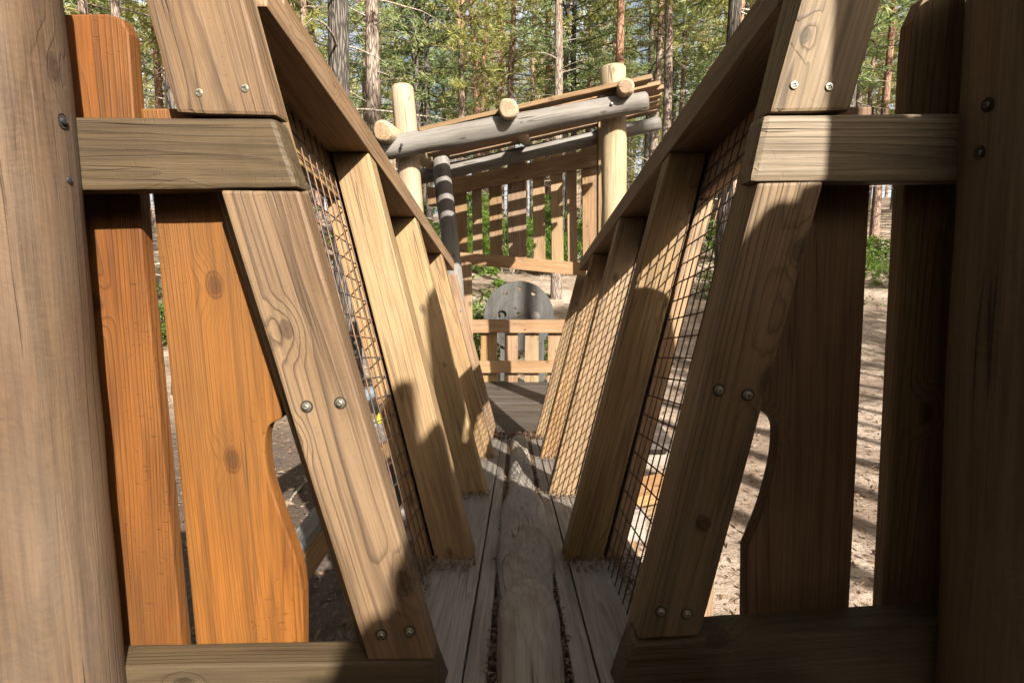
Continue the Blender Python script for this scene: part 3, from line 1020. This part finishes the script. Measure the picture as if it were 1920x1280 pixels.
# ------------------------------------------------------------------ ground
xs = [-90, -60, -45, -34, -26, -20, -16, -13] + [i * .5 for i in range(-24, 25)] + [13, 16, 20, 26, 34, 45, 60, 90]
ys = [-60, -40, -25, -15, -10, -7, -5] + [i * .5 for i in range(-8, 61)] + [31, 32.5, 34, 36, 38, 41, 44, 48, 52, 57, 63, 70, 80, 95, 120, 160]
bm = bmesh.new()
gv = [[bm.verts.new((x, y, ground_z(x, y))) for x in xs] for y in ys]
for j in range(len(ys) - 1):
    for i in range(len(xs) - 1):
        bm.faces.new((gv[j][i], gv[j][i + 1], gv[j + 1][i + 1], gv[j + 1][i])).smooth = True
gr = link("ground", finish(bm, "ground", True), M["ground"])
gr["kind"] = "structure"

# ------------------------------------------------------------------ scatter helpers


def build_faces(name, verts, faces, mats, midx=None):
    me = bpy.data.meshes.new(name)
    me.from_pydata(verts, [], faces)
    for m in (mats if isinstance(mats, list) else [mats]):
        me.materials.append(m)
    if midx:
        me.polygons.foreach_set("material_index", midx)
    return me


def add_leaf(V, Fc, p, d, up, L, w):
    s = d.cross(up)
    if s.length < 1e-4:
        s = d.orthogonal()
    s.normalize()
    k = len(V)
    m = p + d * (L * .5)
    V += [tuple(p), tuple(m + s * w / 2 + up * w * .15), tuple(p + d * L), tuple(m - s * w / 2 + up * w * .15)]
    Fc.append((k, k + 1, k + 2, k + 3))


def rdir(r, zmin=-1.0, zmax=1.0):
    a = r.uniform(0, 2 * math.pi)
    z = r.uniform(zmin, zmax)
    s = math.sqrt(max(0, 1 - z * z))
    return Vector((s * math.cos(a), s * math.sin(a), z))


# chips, cones and twigs on the forest floor near the bridge
V, Fc = [], []
r = random.Random(21)
for _ in range(38000):
    side = r.random()
    y = 1.2 + 12 * r.random() ** 1.5
    x = r.uniform(-1.0, 1.0) * (1.0 + y * .85)
    if abs(x) < .35 and y < 4:
        continue
    p = Vector((x, y, ground_z(x, y) + r.uniform(.002, .018)))
    d = rdir(r, -.15, .25)
    L = r.choice([.03, .04, .05, .05, .09]) * r.uniform(.6, 1.3)
    add_leaf(V, Fc, p, d, rdir(r, .4, 1), L, L * r.uniform(.12, .4))
lit = link("bark_chips", build_faces("bark_chips", V, Fc, M["litter"]), [])
tag(lit, "bark chips and needles strewn over the bare ground", "bark chips", kind="stuff")

# dry leaves and dirt gathered on the deck
V, Fc = [], []


def deck_pile(n, xa, xb, sa_, sb_, h, big):
    for _ in range(n):
        x, s = r.uniform(xa, xb), r.uniform(sa_, sb_)
        p = br(x, s, DV + r.uniform(.001, h))
        L = r.uniform(.004, .013) * big * (1.7 if r.random() < .06 else 1)
        add_leaf(V, Fc, p, (rdir(r, -.3, .3)).normalized(), rdir(r, .2, 1), L, L * r.uniform(.15, .7))


deck_pile(700, -.25, -.20, .9, 1.6, .012, 1)
for s in S_STUDS:
    deck_pile(190, -.24, -.10, s - .10, s + .03, .016, 1.2)
    deck_pile(190, .12, .28, s - .10, s + .03, .016, 1.2)
deck_pile(1100, .25, .33, .9, 1.6, .014, 1.1)
deck_pile(2600, -.048, -.03, .6, 3.85, -.002, .8)
deck_pile(2600, .080, .098, .6, 3.85, -.002, .8)
deck_pile(1100, -.13, .17, 3.78, 3.95, .03, 1.8)
lt = link("leaf_litter", build_faces("leaf_litter", V, Fc, M["litter_leaf"]), [])
tag(lt, "dry leaf litter in the gaps and corners of the bridge deck", "leaf litter", kind="stuff")

# ------------------------------------------------------------------ pines


def tube(V, Fc, MI, pts, rads, seg, mi):
    base = len(V)
    n = len(pts)
    for i, (p, rd) in enumerate(zip(pts, rads)):
        d = (pts[min(i + 1, n - 1)] - pts[max(i - 1, 0)]).normalized()
        u = d.cross(Vector((.3, .9, .1))).normalized()
        w_ = d.cross(u)
        for k in range(seg):
            a = 2 * math.pi * k / seg
            V.append(tuple(p + (u * math.cos(a) + w_ * math.sin(a)) * rd))
    for i in range(n - 1):
        for k in range(seg):
            a = base + i * seg + k
            b = base + i * seg + (k + 1) % seg
            Fc.append((a, b, b + seg, a + seg))
            MI.append(mi)


def pine_meshes(seed, H, r0, crown0, spread, dens, needle, bk, dead=26):
    r = random.Random(seed)
    V, Fc, MI = [], [], []
    n = 26
    bend = [Vector((mnoise.noise(Vector((i * .12, seed, 0))), mnoise.noise(Vector((i * .12, seed, 9))), 0)) * .35 * (i / n) for i in range(n + 1)]
    pts = [Vector((0, 0, -0.6 + (H + .6) * i / n)) + bend[i] for i in range(n + 1)]
    rads = [r0 * (1 - .82 * (i / n) ** 1.15) * (1.35 if i == 0 else (1.08 if i == 1 else 1)) for i in range(n + 1)]
    tube(V, Fc, MI, pts, rads, 14, 0)

    def at(h):
        f = (h + .6) / (H + .6) * n
        i = min(n - 1, int(f))
        return pts[i].lerp(pts[i + 1], f - i), rads[i] + (rads[i + 1] - rads[i]) * (f - i)
    # dead lower limbs and stubs
    for _ in range(dead):
        h = r.uniform(1.2, crown0 + 2)
        p, rr = at(h)
        a = r.uniform(0, 6.28)
        d = Vector((math.cos(a), math.sin(a), r.uniform(-.1, .45)))
        L = r.choice([.12, .25, .8, 1.4, 2.0]) * r.uniform(.6, 1.2)
        q = [p + d * (rr * .7)]
        nseg = 5
        for k in range(nseg):
            d = (d + Vector((r.uniform(-.2, .2), r.uniform(-.2, .2), r.uniform(-.28, .1)))).normalized()
            q.append(q[-1] + d * (L / nseg))
        tube(V, Fc, MI, q, [.020 * (1 - .85 * k / nseg) * (.6 + .5 * L / 2) for k in range(nseg + 1)], 5, 1)
    tr = build_faces("trunk", V, Fc, [bk, M["twig"]], MI)
    tr.polygons.foreach_set("use_smooth", [True] * len(tr.polygons))
    # crown
    V, Fc, MI = [], [], []
    nb = int(56 * dens)
    for b in range(nb):
        f = (b + r.random()) / nb
        h = crown0 + (H - crown0) * f ** .9
        p, rr = at(min(h, H - .05))
        a = b * 2.4 + r.uniform(-.5, .5)
        L = spread * (1 - f) ** .6 * r.uniform(.55, 1.15) + .35
        rise = -.10 + .75 * f + r.uniform(-.15, .15)
        d = Vector((math.cos(a), math.sin(a), rise)).normalized()
        q = [p]
        nseg = 6
        for k in range(nseg):
            d = (d + Vector((r.uniform(-.16, .16), r.uniform(-.16, .16), r.uniform(-.10, .13)))).normalized()
            q.append(q[-1] + d * (L / nseg))
        tube(V, Fc, MI, q, [.030 * (1 - .85 * k / nseg) * (.5 + L / spread * .6) for k in range(nseg + 1)], 4, 0)
        nt = max(5, int(L * 6.6 * dens))
        for t in range(nt):
            u = .22 + .78 * ((t + r.random()) / nt)
            i = min(nseg - 1, int(u * nseg))
            c = q[i].lerp(q[i + 1], u * nseg - i)
            sd = rdir(r, -.35, .6)
            c = c + sd * (r.random() ** .7) * (.14 + .30 * L / spread) * (1.15 - u * .5)
            tip = (d * .6 + sd).normalized()
            for _ in range(8):
                nd = (tip * .75 + rdir(r)).normalized()
                add_leaf(V, Fc, c - tip * .05 + rdir(r) * .04, nd, rdir(r), r.uniform(.16, .32), r.uniform(.030, .055))
                MI.append(1)
    cr = build_faces("crown", V, Fc, [bk, needle], MI)
    return tr, cr


NV = []
specs = [(101, 15.5, .175, 7.0, 2.3, 1.0, "needle", "bark"), (102, 17.0, .19, 8.5, 2.1, .95, "needle", "bark"), (103, 14.0, .155, 5.4, 2.4, 1.05, "needle", "bark"),
         (104, 16.0, .165, 6.4, 2.2, 1.0, "needle_blue", "bark_dark"), (105, 18.0, .205, 9.5, 2.5, .95, "needle", "bark_red"), (106, 12.0, .12, 3.6, 2.1, 1.1, "needle_blue", "bark"),
         (107, 11.0, .11, 3.0, 2.0, 1.15, "needle", "bark"), (108, 17.5, .17, 13.0, 1.7, .9, "needle", "bark")]
for s in specs:
    NV.append(pine_meshes(s[0], s[1], s[2], s[3], s[4], s[5], M[s[6]], M[s[7]]))


def pine(x, y, v, label, group, rscale=1.0, hscale=1.0, lean=(0, 0), name="pine_tree", rot=None):
    o = bpy.data.objects.new(name, None)
    o.empty_display_size = .3
    COL.objects.link(o)
    o.location = (x, y, ground_z(x, y))
    o.rotation_euler = (lean[0], lean[1], rnd.uniform(0, 6.28) if rot is None else rot)
    o.scale = (rscale, rscale, hscale)
    tag(o, label, "tree", group)
    for nm, me in zip(("trunk", "crown"), NV[v]):
        c = bpy.data.objects.new(nm, me)
        COL.objects.link(c)
        c.parent = o
    return o


# trunks one can tell apart: (photo x, width px, variant, label)
hero = [
    (278, 56, 3, "dark thick pine trunk between the left fence boards and the leaning frame"),
    (231, 20, 1, "pale sunlit pine trunk just left of the dark thick trunk beside the left board"),
    (644, 27, 1, "pinkish brown pine trunk above the left handrail, left of the thickest one behind the hut"),
    (700, 33, 1, "thickest pine trunk above the left handrail, with bare curved dead branches"),
    (560, 15, 0, "slim dark pine trunk highest up behind the left handrail"),
    (801, 15, 3, "straight grey pine trunk just right of the pale hut post"),
    (862, 16, 0, "pine trunk with forked bare limbs above the left half of the hut roof"),
    (905, 13, 4, "slim reddish pine trunk above the hut roof, next right of the forked one"),
    (940, 10, 4, "thin red pine trunk above the log end in the middle of the hut roof"),
    (1018, 10, 0, "thin brown pine trunk above the middle of the hut roof, within dark needles"),
    (1057, 15, 3, "dark grey pine trunk with a lit upper part above the hut roof"),
    (1106, 12, 4, "orange brown pine trunk close left of the right hut post"),
    (1158, 21, 4, "thick red brown pine trunk rising straight behind the right hut post"),
    (1224, 18, 1, "pale pinkish pine trunk above the right end of the hut roof"),
    (1246, 12, 3, "shaded dark pine trunk just right of the pale pinkish one by the roof end"),
    (1277, 14, 1, "bright sunlit pine trunk with side branches left of the right handrail"),
    (1322, 9, 0, "thin bent pine trunk just above the right handrail"),
    (1388, 13, 3, "pine trunk partly hidden by the upper end of the right handrail"),
    (1628, 11, 1, "pale slender pine trunk right of the leaning right frame, left of the orange one"),
    (1656, 17, 4, "orange brown pine trunk in the gap between the right frame and the right boards"),
]
for (x, w_, v, lab) in hero:
    r0 = specs[v][2]
    D = 2 * r0 * F / w_
    sc = 1.0
    if D > 40:
        sc = 40 / D
        D = 40
    if D < 7:
        sc = 7.0 / D * 1.0
        D = 7.0
    if x == 278:
        sc, D = sc * 9 / D, 9.0
    if x == 231:
        D, sc = 13.5, .66
    lean = (rnd.uniform(-.01, .01), rnd.uniform(-.012, .012))
    if x == 278:
        x, lean = 314, (0, -.056)
    p = px(x, 250, D)
    pine(p.x, D, v, lab, "pines that stand out behind the bridge and hut", sc, 1.0, lean)
p = px(1043, 545, 18.5)
pine(p.x, 18.5, 1, "pine with a flared foot at the sunlit clearing behind the round grey panel", "pines that stand out behind the bridge and hut", .95)
p = px(655, 600, 8.2)
pine(p.x, 8.2, 3, "dark thick pine trunk seen through the left wire mesh", "pines that stand out behind the bridge and hut", 1.05)
p = px(1362, 300, 10.5)
pine(p.x, 10.5, 3, "greyish pine trunk seen through the right wire mesh", "pines that stand out behind the bridge and hut", .9)

# the forest behind
placed = []
r = random.Random(5)
tries = 0
while len(placed) < 240 and tries < 6000:
    tries += 1
    y = 17 + 58 * r.random() ** 1.25
    x = r.uniform(-1, 1) * (y * .95 + 3)
    if y < 24 and -9 < x < 5:
        continue
    if y < 30 and .55 < x / y < .70:
        continue
    if any((x - a) ** 2 + (y - b) ** 2 < (1.5 + .02 * y) ** 2 for a, b in placed):
        continue
    placed.append((x, y))
    v = r.choice([0, 1, 2, 3, 4, 0, 1, 2, 5, 6]) if y > 34 else r.choice([0, 1, 3, 4, 1, 3])
    pine(x, y, v, "tall slender pine among many alike in the forest behind the play hut", "pines of the forest behind", r.uniform(.85, 1.1) * (1.2 if y < 45 else 1), r.uniform(.9, 1.2), (r.uniform(-.02, .02), r.uniform(-.02, .02)))
V, Fc, MI = [], [], []
r = random.Random(404)
for _ in range(170):
    y = r.uniform(62, 105)
    x = r.uniform(-1, 1) * (y * .95 + 5)
    z0 = ground_z(x, y)
    H = r.uniform(13, 19)
    tube(V, Fc, MI, [Vector((x, y, z0 - .3)), Vector((x + r.uniform(-.3, .3), y, z0 + H * .5)), Vector((x + r.uniform(-.4, .4), y, z0 + H))], [.19, .13, .03], 6, 0)
    c0 = r.uniform(.12, .5)
    for k in range(300):
        f = r.random()
        rr = 2.3 * (1 - f) ** .5 * r.random() ** .5
        a = r.uniform(0, 6.28)
        p = Vector((x + rr * math.cos(a), y + rr * math.sin(a), z0 + H * (c0 + (1 - c0) * f)))
        L = r.uniform(.3, .7)
        add_leaf(V, Fc, p, rdir(r, -.3, .5), rdir(r), L, L * .3)
        MI.append(1)
fw = link("far_wood", build_faces("far_wood", V, Fc, [M["bark"], M["needle"]], MI), [])
tag(fw, "distant mass of pines closing the view behind the forest", "woodland", kind="stuff")

# trees to the right of the picture, whose shadows stripe the open ground
for (w_, u_, v) in ((3.75, -6.5, 7), (4.5, -5.2, 7), (5.15, -6.8, 7), (5.95, -6.0, 7), (6.7, -11.5, 7), (7.35, -12.6, 7), (8.1, -11.0, 7), (8.95, -12.2, 7), (9.6, -11.6, 7), (10.4, -12.8, 7), (11.2, -10.6, 7), (12.1, -11.8, 7), (13.0, -9.0, 1), (14.2, -7.0, 0), (15.2, -10, 4)):
    pine(w_ * .879 - u_ * .477, w_ * .477 + u_ * .879, v, "tall pine beside the open ground to the right of the bridge", "pines right of the clearing", .95)
r = random.Random(61)
for _ in range(46):
    a = r.uniform(0, 6.28)
    D = r.uniform(8, 26)
    x, y = D * math.cos(a), D * math.sin(a)
    w_ = .88 * x + .47 * y
    if y > 4.5 or abs(x) < abs(y) * .0 or (y > 0 and abs(x) < .9 * y + 4.5):
        continue
    if (-3.5 < w_ < 7 or (w_ > 0 and -7 < .879 * y - .477 * x < 9)) and D < 30:
        continue
    pine(x, y, r.choice([0, 1, 2, 3, 4, 6]), "pine of the wood that surrounds the playground behind the viewer", "pines behind the viewer", 1)
for (w_, u_, v) in ((-2.75, -10.5, 2), (-4.6, -9, 0), (-3.0, -13.5, 1), (-6.6, -10, 1)):
    pine(w_ * .879 - u_ * .477, w_ * .477 + u_ * .879, v, "pine of the wood that surrounds the playground behind the viewer", "pines behind the viewer", .95)
for (x, y, v) in ((-4.3, 3.7, 0), (-3.7, 7.5, 1), (-5.2, 1.9, 1), (-3.6, -.9, 0), (-1.0, -6.6, 1), (.7, -9.8, 0), (2.8, -14, 2), (-2.6, -4.4, 4), (-1.6, -9.5, 2), (-5.5, .5, 2), (-4.6, -2.5, 0), (-7, 4.4, 6), (-3.2, -5, 2), (-7.2, -3, 1)):
    pine(x, y, v, "pine of the wood that surrounds the playground behind the viewer", "pines behind the viewer", 1)
for i in range(9):
    pine(2 + i * 2.2 + r.uniform(-.5, .5), -31 - 1.2 * i + r.uniform(-2, 2), r.choice([0, 1, 2, 3]), "pine of the wood that surrounds the playground behind the viewer", "pines behind the viewer", 1)

# ------------------------------------------------------------------ shrubs and ground plants


def bush_mesh(seed, h, rad_, n, L, mat):
    r = random.Random(seed)
    V, Fc, MI = [], [], []
    for _ in range(9):
        a = r.uniform(0, 6.28)
        d = Vector((math.cos(a) * .5, math.sin(a) * .5, 1)).normalized()
        q = [Vector((0, 0, -.1))]
        for k in range(5):
            d = (d + Vector((r.uniform(-.25, .25), r.uniform(-.25, .25), r.uniform(-.1, .15)))).normalized()
            q.append(q[-1] + d * h * r.uniform(.15, .22))
        tube(V, Fc, MI, q, [.014 * (1 - .15 * k) for k in range(6)], 5, 0)
    cl = [(Vector((r.gauss(0, .42) * rad_, r.gauss(0, .42) * rad_, h * r.uniform(.18, 1.0))), r.uniform(.12, .30) * rad_) for _ in range(46)]
    for _ in range(n):
        c, s = r.choice(cl)
        p = c + rdir(r) * s * r.random() ** .5
        add_leaf(V, Fc, p, rdir(r, -.4, .5), rdir(r, .2, 1), L * r.uniform(.6, 1.3), L * r.uniform(.45, .75))
        MI.append(1)
    return build_faces("shrub", V, Fc, [M["twig"], mat], MI)


bushes = [bush_mesh(1, 1.5, .8, 3600, .075, M["leaf"]), bush_mesh(2, 2.3, .8, 3600, .075, M["leaf"]), bush_mesh(3, .8, .8, 3000, .06, M["leaf_low"])]


def bush(x, y, v, s, label, group=None):
    o = bpy.data.objects.new("shrub", bushes[v])
    COL.objects.link(o)
    o.location = (x, y, ground_z(x, y))
    o.rotation_euler = (0, 0, rnd.uniform(0, 6.28))
    o.scale = (s, s, s)
    return tag(o, label, "shrub", group)


def bush_px(x, y, Y, v, s, label, group=None):
    p = px(x, y, Y)
    return bush(p.x, Y, v, s, label, group)


bush_px(918, 560, 9.6, 0, .95, "leafy bright green shrub left of the round grey panel")
bush_px(838, 430, 9.9, 1, 1.0, "tall bright green sapling between the pale and the grey hut posts")
bush_px(1062, 580, 10.5, 2, .8, "small low green shrub right of the round grey panel")
bush_px(790, 430, 12.5, 1, .9, "green sapling right behind the pale left hut post")
for i in range(26):
    x = -7 + i * .62 + rnd.uniform(-.3, .3)
    y = rnd.uniform(24.5, 31)
    bush(x, y, rnd.choice([0, 1, 1]), rnd.uniform(.9, 1.4), "bright green bush in the row behind the sunlit clearing", "bushes behind the clearing")
for i in range(16):
    x = -5.2 + i * .55 + rnd.uniform(-.25, .25)
    y = rnd.uniform(22.5, 24.5)
    bush(x, y, rnd.choice([0, 1, 1]), rnd.uniform(.8, 1.15), "bright green bush in the row behind the sunlit clearing", "bushes behind the clearing")
for (x, y, s) in ((6.2, 17.5, 1), (7.2, 18.8, 1.2), (8.4, 18.0, 1.1), (9.6, 19.5, 1.3), (10.9, 18.8, 1.2), (12.3, 20, 1.3), (13.6, 19.4, 1.2), (6.8, 16.6, .7), (11.4, 17.6, .9), (12.9, 18.2, 1)):
    bush(x, y, 2, s, "low green bilberry mound on the far side of the right path", "bilberry mounds")
for (x, y, s) in ((-5.0, 12, 1.2), (-6.3, 13, 1.3), (-4.2, 14, 1.1), (-3.3, 12.5, 1.2), (-7.6, 12.4, 1.2), (-8.8, 13.5, 1.3), (-2.9, 15, 1)):
    bush(x, y, rnd.choice([0, 2]), s, "green undergrowth bush seen through the left fence and mesh", "undergrowth left of the bridge")

# green herbs spreading over the forest floor
V, Fc = [], []
r = random.Random(77)
for _ in range(34000):
    y = 11 + 34 * r.random() ** 1.2
    x = r.uniform(-1, 1) * (y * .9 + 2)
    n = mnoise.noise(Vector((x * .22, y * .22, 8)))
    if n < .02:
        continue
    if 15 < y < 24 and -7 < x < 5.5:
        continue
    if x > 3 and 9 < y < 15.5:
        continue
    p = Vector((x, y, ground_z(x, y) + r.uniform(.0, .22)))
    L = r.uniform(.05, .13)
    add_leaf(V, Fc, p, rdir(r, -.2, .6), rdir(r, .2, 1), L, L * .6)
gc = link("ground_cover", build_faces("ground_cover", V, Fc, M["leaf_low"]), [])
tag(gc, "low green plants covering parts of the forest floor", "ground cover", kind="stuff")

# ------------------------------------------------------------------ light
AZ, EL = R(28.5), R(33)
d = Vector((-math.sin(AZ) * math.cos(EL), math.cos(AZ) * math.cos(EL), -math.sin(EL)))

# added unseen boards; tops shaped to cast the shadows on frames and studs
wx = .92


def hit(P):
    t = (wx - P.x) / d.x
    return P + d * t


for (ya, yb2, zt) in ((.46, .325, .52), (.298, .205, .655), (.195, .115, .70), (.108, -.045, 1.55), (-.048, -.132, .79), (-.135, -.36, .83), (-.38, -.52, .90), (-.535, -.685, 1.10), (-.70, -.87, 1.34), (-.89, -1.03, 1.04), (-1.05, -1.2, 1.04), (-1.22, -1.4, 1.0), (-1.42, -1.58, 1.03)):
    zt += CAM.z
    c = .045
    pts = [Vector((wx, ya, 1.0)), Vector((wx, ya, zt - c)), Vector((wx, ya - c * .3, zt - c * .3)), Vector((wx, ya - c, zt)), Vector((wx, yb2 + c, zt)), Vector((wx, yb2 + c * .3, zt - c * .3)), Vector((wx, yb2, zt - c)), Vector((wx, yb2, 1.0))]
    prism("board", pts, Vector((.03, 0, 0)), M["board_brown"], rf, UPZ, .004)

for i in range(12):  # added unseen back wall, keeps low sky light off the frames
    xa = .88 - i * .152
    c, zt = .04, CAM.z + 1.05 + rnd.uniform(-.06, .06)
    pts = [Vector((xa, -1.62, 1.0)), Vector((xa, -1.62, zt - c)), Vector((xa - c, -1.62, zt)), Vector((xa - .14 + c, -1.62, zt)), Vector((xa - .14, -1.62, zt - c)), Vector((xa - .14, -1.62, 1.0))]
    prism("board", pts, Vector((0, -.03, 0)), M["board_brown"], rf, UPZ, .004)
for i in range(15):  # added unseen left wall, blocks sky light and ground bounce
    ya = .66 - i * .152
    c, zt = .04, CAM.z + 1.0 + rnd.uniform(-.06, .06)
    pts = [Vector((-.97, ya, 1.0)), Vector((-.97, ya, zt - c)), Vector((-.97, ya - c, zt)), Vector((-.97, ya - .14 + c, zt)), Vector((-.97, ya - .14, zt - c)), Vector((-.97, ya - .14, 1.0))]
    prism("board", pts, Vector((-.03, 0, 0)), M["board_brown"], lf, UPZ, .004)

sun = bpy.data.lights.new("sun", "SUN")
sun.energy = 5.0
sun.angle = R(.53)
sun.color = (1, .93, .82)
so = bpy.data.objects.new("sun", sun)
so.rotation_euler = d.to_track_quat("-Z", "Y").to_euler()
COL.objects.link(so)

wd = bpy.data.worlds.new("World")
SC.world = wd
wd.use_nodes = True
nt = wd.node_tree
bg = nt.nodes["Background"]
sky = nt.nodes.new("ShaderNodeTexSky")
sky.sky_type = "NISHITA"
sky.sun_disc = False
sky.sun_elevation = EL
sky.sun_rotation = math.atan2(-d.x, -d.y)
sky.air_density = 1.0
sky.dust_density = 10.0
wn = nt.nodes.new
tcw = wn("ShaderNodeTexCoord")
nz = wn("ShaderNodeTexNoise")
nz.inputs["Scale"].default_value = 3.2
nz.inputs["Detail"].default_value = 5
nt.links.new(tcw.outputs["Generated"], nz.inputs["Vector"])
mr = wn("ShaderNodeMapRange")
mr.inputs[1].default_value = .36
mr.inputs[2].default_value = .60
mr.inputs[4].default_value = .85
nt.links.new(nz.outputs["Fac"], mr.inputs[0])
sp = wn("ShaderNodeSeparateXYZ")
nt.links.new(tcw.outputs["Generated"], sp.inputs[0])
mz = wn("ShaderNodeMapRange")
mz.inputs[1].default_value = .46
mz.inputs[2].default_value = .34
nt.links.new(sp.outputs[2], mz.inputs[0])
mu = wn("ShaderNodeMath")
mu.operation = "MULTIPLY"
nt.links.new(mr.outputs[0], mu.inputs[0])
nt.links.new(mz.outputs[0], mu.inputs[1])
mx = wn("ShaderNodeMix")
mx.data_type = "RGBA"
nt.links.new(mu.outputs[0], mx.inputs[0])
nt.links.new(sky.outputs[0], mx.inputs[6])
mx.inputs[7].default_value = (7.0, 7.3, 7.6, 1)
nt.links.new(mx.outputs[2], bg.inputs[0])
bg.inputs[1].default_value = .05

SC.view_settings.view_transform = "Standard"
SC.view_settings.look = "None"
SC.view_settings.exposure = 1.95
SC.view_settings.gamma = 1
SC.cycles.max_bounces = 6
SC.cycles.diffuse_bounces = 2
SC.cycles.transparent_max_bounces = 4
SC.cycles.use_denoising = True
